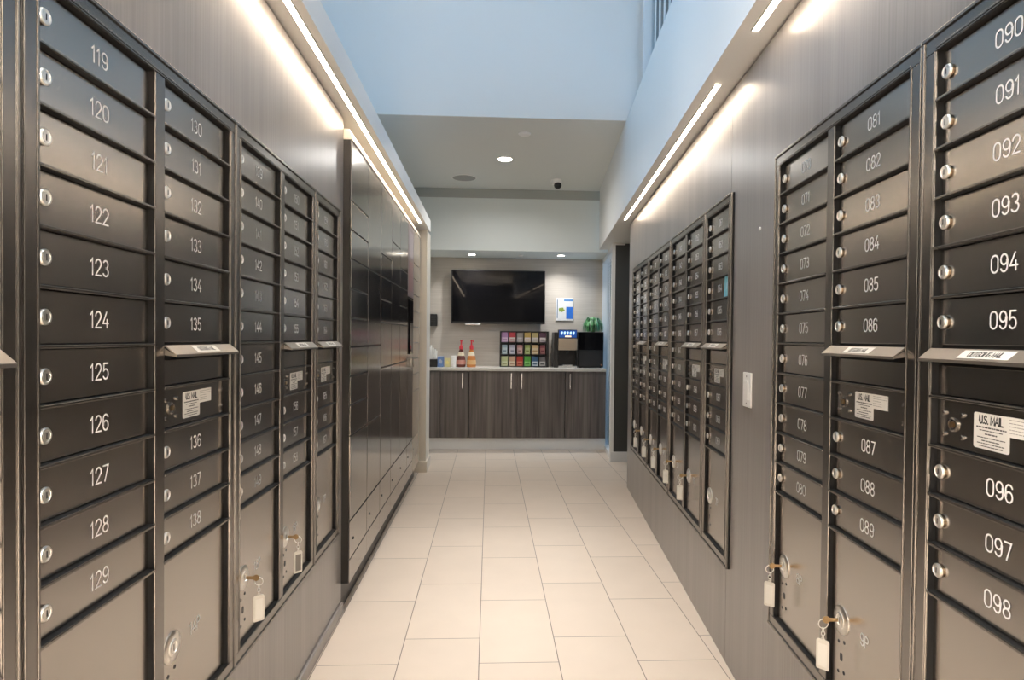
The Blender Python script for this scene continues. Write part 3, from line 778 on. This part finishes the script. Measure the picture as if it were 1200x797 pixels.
# ------------------------------------------------------------------ niche: cabinets, counter
def cabinet(label, x0, x1, doors):
    """doors: list of (x0, x1, handle x)"""
    t = thing('base_cabinet', label, 'cabinet', (x0, 6.60, 0.0))
    MB().box(0.001, x1 - x0 - 0.001, 0.02, 0.49, 0.128, 0.872).build('carcass', M_CABWOOD, t)
    for a, b, h in doors:
        d = MB().box(a - x0 + 0.002, b - x0 - 0.002, 0.0, 0.018, 0.130, 0.868, 0, 0.0015).build('door', M_CABWOOD, t)
        m = MB(); m.box(h - x0 - 0.006, h - x0 + 0.006, -0.030, -0.022, 0.680, 0.848, 0, 0.002)
        for z in (0.70, 0.828): m.lathe([(0.005, 0.0005), (0.005, -0.024)], (h - x0, 0, z), 'y', 12)
        m.build('handle', M_STEEL, d)['label'] = 'vertical steel bar handle'
cabinet('left end base cabinet with one bar handle, partly behind the cream pillar', -0.845, -0.222, [(-0.845, -0.535, -0.80), (-0.531, -0.222, -0.289)])
cabinet('middle base cabinet with two doors whose handles face each other', -0.218, 0.846, [(-0.218, 0.3125, 0.247), (0.3155, 0.846, 0.364)])
cabinet('right end base cabinet with its handle on the left', 0.850, 1.306, [(0.850, 1.306, 0.900)])
o = MB().box(-0.85, 1.305, 6.575, 7.097, 0.874, 0.906, 0, 0.003).build('countertop', M_COUNTER)
tag(o, 'pale countertop running the width of the niche over the wood cabinets', 'countertop')
struct(MB().box(-0.85, 1.31, 6.625, 6.64, 0, 0.127, 0, 0.002).build('baseboard_niche', M_BASE))

# ------------------------------------------------------------------ television and notice
t = thing('television', 'large black flat television on the niche wall', 'television', (0.103, 7.0, 1.405), 0.0)
MB().box(-0.550, 0.550, 0.0, 0.035, 0.0, 0.626, 0, 0.006).build('casing', M_BLACK, t)
MB().box(-0.538, 0.538, -0.0015, 0.001, 0.022, 0.614, 0).build('screen', M_TV, t)
MB().box(-0.30, 0.30, 0.035, 0.098, 0.12, 0.50, 0, 0.01).build('wall_mount', M_BLACK, t)
MB().box(-0.385, -0.205, -0.012, 0.03, -0.020, -0.001, 0, 0.006).build('silver_bar', M_STEEL, t)['label'] = 'silver bar under the screen'  # bright steel bar below the casing
t = thing('notice', 'white notice with blue blocks on the wall above the coffee machine', 'sign', (0.895, 7.085, 1.452))
MB().box(-0.104, 0.104, 0.0, 0.013, 0.0, 0.268, 0, 0.002).build('board', paint('notice_white', (0.72, 0.74, 0.76), 0.35), t)
m = MB(); m.box(-0.010, 0.098, -0.001, 0, 0.232, 0.252, 0); m.box(0.018, 0.098, -0.001, 0, 0.022, 0.165, 1)
m.box(-0.092, -0.082, -0.001, 0, 0.03, 0.250, 2)
m.build('blue_print', [paint('mid_blue', (0.05, 0.22, 0.55), 0.4), paint('strong_blue', (0.02, 0.15, 0.60), 0.4), paint('slate_blue', (0.10, 0.18, 0.30), 0.4)], t)
m = MB()
for x, z, r in ((-0.055, 0.135, .017), (-0.028, 0.142, .015), (-0.035, 0.118, .016), (-0.012, 0.124, .012), (-0.060, 0.115, .010)):
    m.lathe([(r, 0.0), (r, -0.0012), (0, -0.0012)], (x, 0, z), 'y', 14)
m.build('picture', paint('olive_green_print', (0.25, 0.34, 0.06), 0.5), t)
for z, wd in ((0.085, .05), (0.070, .06), (0.055, .04)):
    pass
# black box on the left side of the niche wall
t = thing('wall_box', 'small black box mounted on the niche wall beside the cream pillar', 'speaker', (-0.665, 7.10, 1.37))
MB().box(-0.057, 0.057, -0.10, -0.012, 0.0, 0.142, 0, 0.006).build('body', M_BLACK, t)
m = MB()
for k in range(6): m.box(-0.050, 0.050, -0.103, -0.099, 0.016 + k * 0.019, 0.024 + k * 0.019)
m.build('louvres', paint('dark_grey_plastic', (0.03, 0.03, 0.03), 0.45), t)
MB().box(-0.03, 0.03, -0.013, 0.0, 0.04, 0.10).build('bracket', M_BLACK, t)

# ------------------------------------------------------------------ tea rack with its boxes
RX0, RX1, RY, RZ0, RZ1 = 0.123, 0.686, 6.85, 0.906, 1.318
t = thing('tea_rack', 'black three-tier rack full of colourful tea boxes on the counter', 'rack', (RX0, RY, RZ0))
RW, RH, RD = RX1 - RX0, RZ1 - RZ0, 0.16
m = MB(); m.box(0, 0.012, 0, RD, 0, RH, 0, 0.001); m.box(RW - 0.026, RW, 0, RD, 0, RH, 0, 0.001); m.box(0.012, RW - 0.026, RD - 0.008, RD, 0, RH)
m.box(0.012, RW - 0.026, 0, RD - 0.008, RH - 0.008, RH)
m.build('housing', M_BLACK, t)
shz = [0.0, 0.138, 0.276]
for z in shz: MB().box(0.012, RW - 0.026, 0.0, RD - 0.008, z, z + 0.010).build('shelf', M_BLACK, t)
m = MB()
CW = (RW - 0.038) / 6
for k in range(1, 6): m.box(0.012 + k * CW - 0.0022, 0.012 + k * CW + 0.0022, 0.004, RD - 0.008, 0.010, RH - 0.008)
m.build('dividers', M_BLACK, t)
TEA = [[('lilac', (0.55, 0.30, 0.55), (0.75, 0.55, 0.72)), ('red and white', (0.62, 0.06, 0.08), (0.75, 0.72, 0.68)), ('grey-beige', (0.42, 0.38, 0.34), (0.60, 0.56, 0.58)),
        ('golden', (0.62, 0.42, 0.12), (0.72, 0.66, 0.70)), ('straw yellow', (0.62, 0.50, 0.22), (0.70, 0.66, 0.70)), ('purple-topped white', (0.12, 0.05, 0.10), (0.72, 0.70, 0.72))],
       [('pale blue', (0.38, 0.50, 0.58), (0.55, 0.64, 0.68)), ('lavender', (0.50, 0.50, 0.62), (0.66, 0.66, 0.74)), ('dusty rose', (0.55, 0.26, 0.25), (0.66, 0.45, 0.42)),
        ('olive green', (0.32, 0.38, 0.10), (0.48, 0.54, 0.24)), ('sand orange', (0.68, 0.46, 0.22), (0.72, 0.58, 0.38)), ('maroon', (0.22, 0.04, 0.06), (0.38, 0.16, 0.15))],
       [('cream green', (0.58, 0.62, 0.32), (0.66, 0.68, 0.46)), ('peach', (0.68, 0.42, 0.28), (0.72, 0.62, 0.46)), ('bright red', (0.62, 0.05, 0.03), (0.72, 0.22, 0.14)),
        ('bright green', (0.10, 0.42, 0.05), (0.24, 0.55, 0.16)), ('navy and white', (0.04, 0.12, 0.24), (0.60, 0.68, 0.74)), ('grey and white', (0.14, 0.13, 0.14), (0.62, 0.60, 0.58))]]
TIER = ('top', 'middle', 'bottom'); ORD = ('first', 'second', 'third', 'fourth', 'fifth', 'sixth')
for r in range(3):
    for k in range(6):
        nm, ca, cb = TEA[r][k]
        wd = CW - 0.014 if r != 1 else CW - 0.026; hh = 0.112 if r != 1 else 0.106; dy = 0.008 + 0.004 * ((k * 7 + r * 3) % 3)
        if r == 1 and k == 4: wd = CW - 0.008
        cx = RX0 + 0.012 + (k + 0.5) * CW; z0 = RZ0 + shz[2 - r] + 0.010
        t2 = thing('tea_box', '%s tea box, %s from left on the %s tier of black rack' % (nm, ORD[k], TIER[r]), 'tea box', (cx, RY + dy, z0), 0, 'tea boxes in the black rack')
        MB().box(-wd / 2, wd / 2, 0, 0.10, 0, hh, 0, 0.001).build('carton', paint('tea_' + nm, [c * .75 for c in ca], 0.45), t2)
        m = MB(); fl = 0.055 if r != 1 else 0.075
        m.box(-wd / 2 + 0.003, wd / 2 - 0.003, -0.0008, 0, 0.006, fl, 0); m.box(-wd / 2 + 0.012, wd / 2 - 0.012, -0.0016, -0.0008, fl * .35, fl * .62, 1)
        m.build('front_label', [paint('tea_label_' + nm, [c * .85 for c in cb], 0.45), paint('tea_band_' + nm, [c * .55 for c in ca], 0.45)], t2)

# ------------------------------------------------------------------ coffee machine and black box beside it
t = thing('coffee_machine', 'black coffee machine with lit blue display on the counter', 'coffee machine', (0.742, 6.80, 0.906))
m = MB(); m.box(0, 0.05, 0.01, 0.27, 0, 0.405, 0, 0.004); m.box(0.05, 0.275, 0.10, 0.27, 0.0, 0.405, 0, 0.003); m.box(0.05, 0.275, 0.0, 0.10, 0.200, 0.335, 0, 0.003)
m.box(0.262, 0.276, 0.0, 0.10, 0.0, 0.405)
m.box(0.05, 0.262, 0.0, 0.10, 0.335, 0.435, 0, 0.004)
m.build('body', M_BLACK, t)
d = MB().box(0.056, 0.258, -0.003, 0.001, 0.345, 0.428, 0).build('display', mat('display_blue', (0.01, 0.03, 0.10), 0.2, emit=(0.02, 0.08, 0.32), estr=0.8), t)
m = MB()
for k in range(5):
    x = 0.077 + k * 0.034; m.slabxz([(x, 0.378), (x + 0.016, 0.378), (x + 0.021, 0.408), (x + 0.012, 0.415), (x - 0.002, 0.408)], -0.0045, -0.003)
m.build('icons', mat('display_icons', (0.5, 0.7, 0.9), 0.4, emit=(0.45, 0.75, 1.0), estr=1.1), d)
MB().box(0.125, 0.195, -0.0045, -0.003, 0.350, 0.366).build('prompt_bar', mat('display_bar', (0.9, 0.7, 0.5), 0.4, emit=(1.0, 0.75, 0.5), estr=1.0), d)
MB().box(0.048, 0.266, -0.008, 0.002, 0.200, 0.335, 0, 0.006).build('front_panel', paint('champagne_panel', (0.46, 0.38, 0.29), 0.3, metal=0.6), t)['label'] = 'champagne coloured front panel'
m = MB(); m.lathe([(0.018, 0.20), (0.014, 0.165), (0.008, 0.16)], (0.157, 0.05, 0), 'z', 16); m.build('spout', M_BLACK, t, smooth=True)
m = MB(); m.box(0.048, 0.266, -0.012, 0.10, 0.0, 0.022, 0, 0.003); m.box(0.10, 0.21, -0.006, 0.09, 0.022, 0.034, 0, 0.002)
m.build('drip_tray', M_STEEL, t)
t = thing('milk_cooler', 'plain black cooler box on the counter right of the coffee machine', 'cooler', (1.024, 6.80, 0.906))
MB().box(0, 0.29, 0.012, 0.28, 0.006, 0.412, 0, 0.005).build('body', M_BLACK, t)
MB().box(0.004, 0.286, -0.004, 0.011, 0.205, 0.406, 0, 0.003).build('upper_door', M_TV, t); MB().box(0.004, 0.286, -0.004, 0.011, 0.012, 0.200, 0, 0.003).build('lower_panel', M_BLACK, t)
MB().lathe([(0.008, 0), (0.008, -0.004), (0, -0.004)], (0.262, -0.004, 0.035), 'y', 14).build('indicator', mat('orange_indicator', (0.5, 0.2, 0.1), 0.4), t)
m = MB()
for x in (0.03, 0.26):
    for y in (0.04, 0.25): m.lathe([(0.012, 0), (0.012, 0.008)], (x, y, 0), 'z', 10)
m.build('feet', M_BLACK, t)
# leafy plant on the cooler
t = thing('houseplant', 'bushy green plant with drooping striped leaves on the black cooler', 'plant', (1.21, 6.93, 1.318))
MB().lathe([(0.024, 0), (0.032, 0.05), (0.034, 0.055), (0.028, 0.055), (0.027, 0.045), (0, 0.045)], n=20).build('pot', paint('green_pot', (0.10, 0.25, 0.12), 0.5), t, smooth=True)
M_LEAF = [paint('leaf_dark_green', (0.03, 0.17, 0.05), 0.4), paint('leaf_mid_green', (0.08, 0.30, 0.11), 0.4), paint('leaf_pale_stripe', (0.32, 0.50, 0.34), 0.4)]
m = MB(); rnd = random.Random(11)
for k in range(170):
    a = rnd.uniform(0, 2 * PI); R = rnd.uniform(0.055, 0.125); H = rnd.uniform(0.10, 0.175); wd = rnd.uniform(0.006, 0.011)
    pts = []
    for q in range(9):
        s = q / 8.0; rr_ = 0.015 + (R - 0.015) * min(1.0, s * 1.35) ; zz = 0.045 + (H - 0.045) * math.sin(min(1, s * 1.9) * PI / 2)
        if s > 0.5: zz -= H * ((s - 0.5) / 0.46) ** 1.5
        pts.append(Vector((rr_ * math.cos(a), rr_ * math.sin(a) * 0.9, max(zz, 0.004))))
    tg = Vector((-math.sin(a), math.cos(a), 0)); mi = rnd.choice((0, 1, 1, 2)); vs = []
    for q, p in enumerate(pts):
        ww = wd * (1 - (q / 8.0) ** 3 * 0.9)
        vs += [p - tg * ww, p + tg * ww, p + Vector((0, 0, 0.0012))]
    fs = []
    for q in range(8): b = q * 3; fs += [(b, b + 3, b + 5, b + 2), (b + 2, b + 5, b + 4, b + 1), (b + 1, b + 4, b + 3, b)]
    m.add(vs, fs, mi)
m.build('leaves', M_LEAF, t)['kind'] = 'stuff'

# ------------------------------------------------------------------ small things at the left end of the counter
def syrup(label, x, liquid, lab, band):
    t = thing('syrup_bottle', label, 'bottle', (x, 6.80, 0.906), 0, 'syrup bottles with red pumps')
    MB().lathe([(0.0, 0), (0.048, 0), (0.053, 0.008), (0.053, 0.05), (0.047, 0.10), (0.034, 0.15), (0.024, 0.185), (0.017, 0.20), (0.017, 0.212)], n=24).build('bottle', paint('syrup_' + lab, liquid, 0.15, coat=0.5), t, smooth=True)
    MB().lathe([(0.0405, 0.128), (0.0350, 0.150), (0.0290, 0.172)], n=24, cap=False).build('upper_label', paint('upper_label_' + lab, (0.78, 0.68, 0.50), 0.5), t, smooth=True)
    MB().lathe([(0.0540, 0.030), (0.0540, 0.052), (0.0505, 0.080)], n=24, cap=False).build('label', paint('band_' + lab, band, 0.5), t, smooth=True)
    p = MB(); p.lathe([(0.022, 0.200), (0.022, 0.232), (0.016, 0.245), (0.009, 0.250), (0.008, 0.290), (0.012, 0.292), (0.011, 0.308), (0.0, 0.310)], n=18)
    p.tube([(0, 0, 0.300), (0.012, -0.018, 0.303), (0.020, -0.034, 0.296), (0.022, -0.038, 0.280)], 0.0055, 8)
    p.build('pump', paint('pump_red_' + lab, (0.62, 0.03, 0.05), 0.3), t, smooth=True)
syrup('dark brown syrup bottle with red pump, left one of the pair', -0.318, (0.13, 0.025, 0.015), 'brown', (0.55, 0.25, 0.20))
syrup('orange syrup bottle with red pump, right one of the pair', -0.200, (0.62, 0.22, 0.05), 'orange', (0.70, 0.42, 0.18))
t = thing('straw_caddy', 'black caddy with white straws at the left end of the counter', 'caddy', (-0.630, 6.76, 0.906))
m = MB(); w_, d_, h_ = 0.052, 0.05, 0.088
m.box(-w_, w_, -d_, d_, 0, 0.006); m.box(-w_, w_, -d_, -d_ + .005, 0.006, h_); m.box(-w_, w_, d_ - .005, d_, 0.006, h_); m.box(-w_, -w_ + .005, -d_ + .005, d_ - .005, 0.006, h_); m.box(w_ - .005, w_, -d_ + .005, d_ - .005, 0.006, h_)
m.build('box', M_BLACK, t)
for k, (x, y, lx, h) in enumerate(((-0.030, -0.02, -0.014, .235), (-0.014, -0.01, -0.006, .245), (0.004, -0.02, -0.002, .215), (0.018, 0.0, 0.008, .20), (0.030, -0.01, 0.012, .185), (-0.022, 0.01, -0.012, .225))):
    o = MB().tube([(0, 0, 0.0), (lx, 0.004, h - 0.008)], 0.008, 8).build('straw', M_PLASTIC, None, (-0.630 + x, 6.76 + y, 0.914), True)
    tag(o, 'white straw standing in the black caddy', 'straw', 'straws in the black caddy')
def carton(name, label, cat, x, wd, h, c1, c2, y=6.76):
    t = thing(name, label, cat, (x, y, 0.906))
    MB().box(-wd / 2, wd / 2, 0, 0.07, 0, h, 0, 0.002).build('carton', paint(name + '_body', c1, 0.5), t)
    m = MB(); m.slabxz([(-wd * .25, h * .35), (wd * .15, h * .30), (wd * .30, h * .55), (0, h * .75), (-wd * .3, h * .62)], -0.0012, 0)
    m.build('print', paint(name + '_print', c2, 0.5), t)
carton('sweetener_box', 'blue carton on the counter next to the black caddy', 'box', -0.546, 0.068, 0.118, (0.16, 0.28, 0.58), (0.55, 0.62, 0.78))
carton('sugar_box', 'pale yellow carton between the blue carton and the white cup stack', 'box', -0.468, 0.056, 0.098, (0.62, 0.58, 0.30), (0.75, 0.66, 0.25))
t = thing('cup_stack', 'stack of white paper cups left of the brown syrup bottle', 'cups', (-0.400, 6.76, 0.906))
for k in range(4):
    MB().lathe([(0.022, 0.0), (0.030, 0.075), (0.032, 0.077), (0.030, 0.079), (0.028, 0.075)], (0, 0, k * 0.016), n=20, cap=True).build('cup', M_PLASTIC, t, smooth=True)
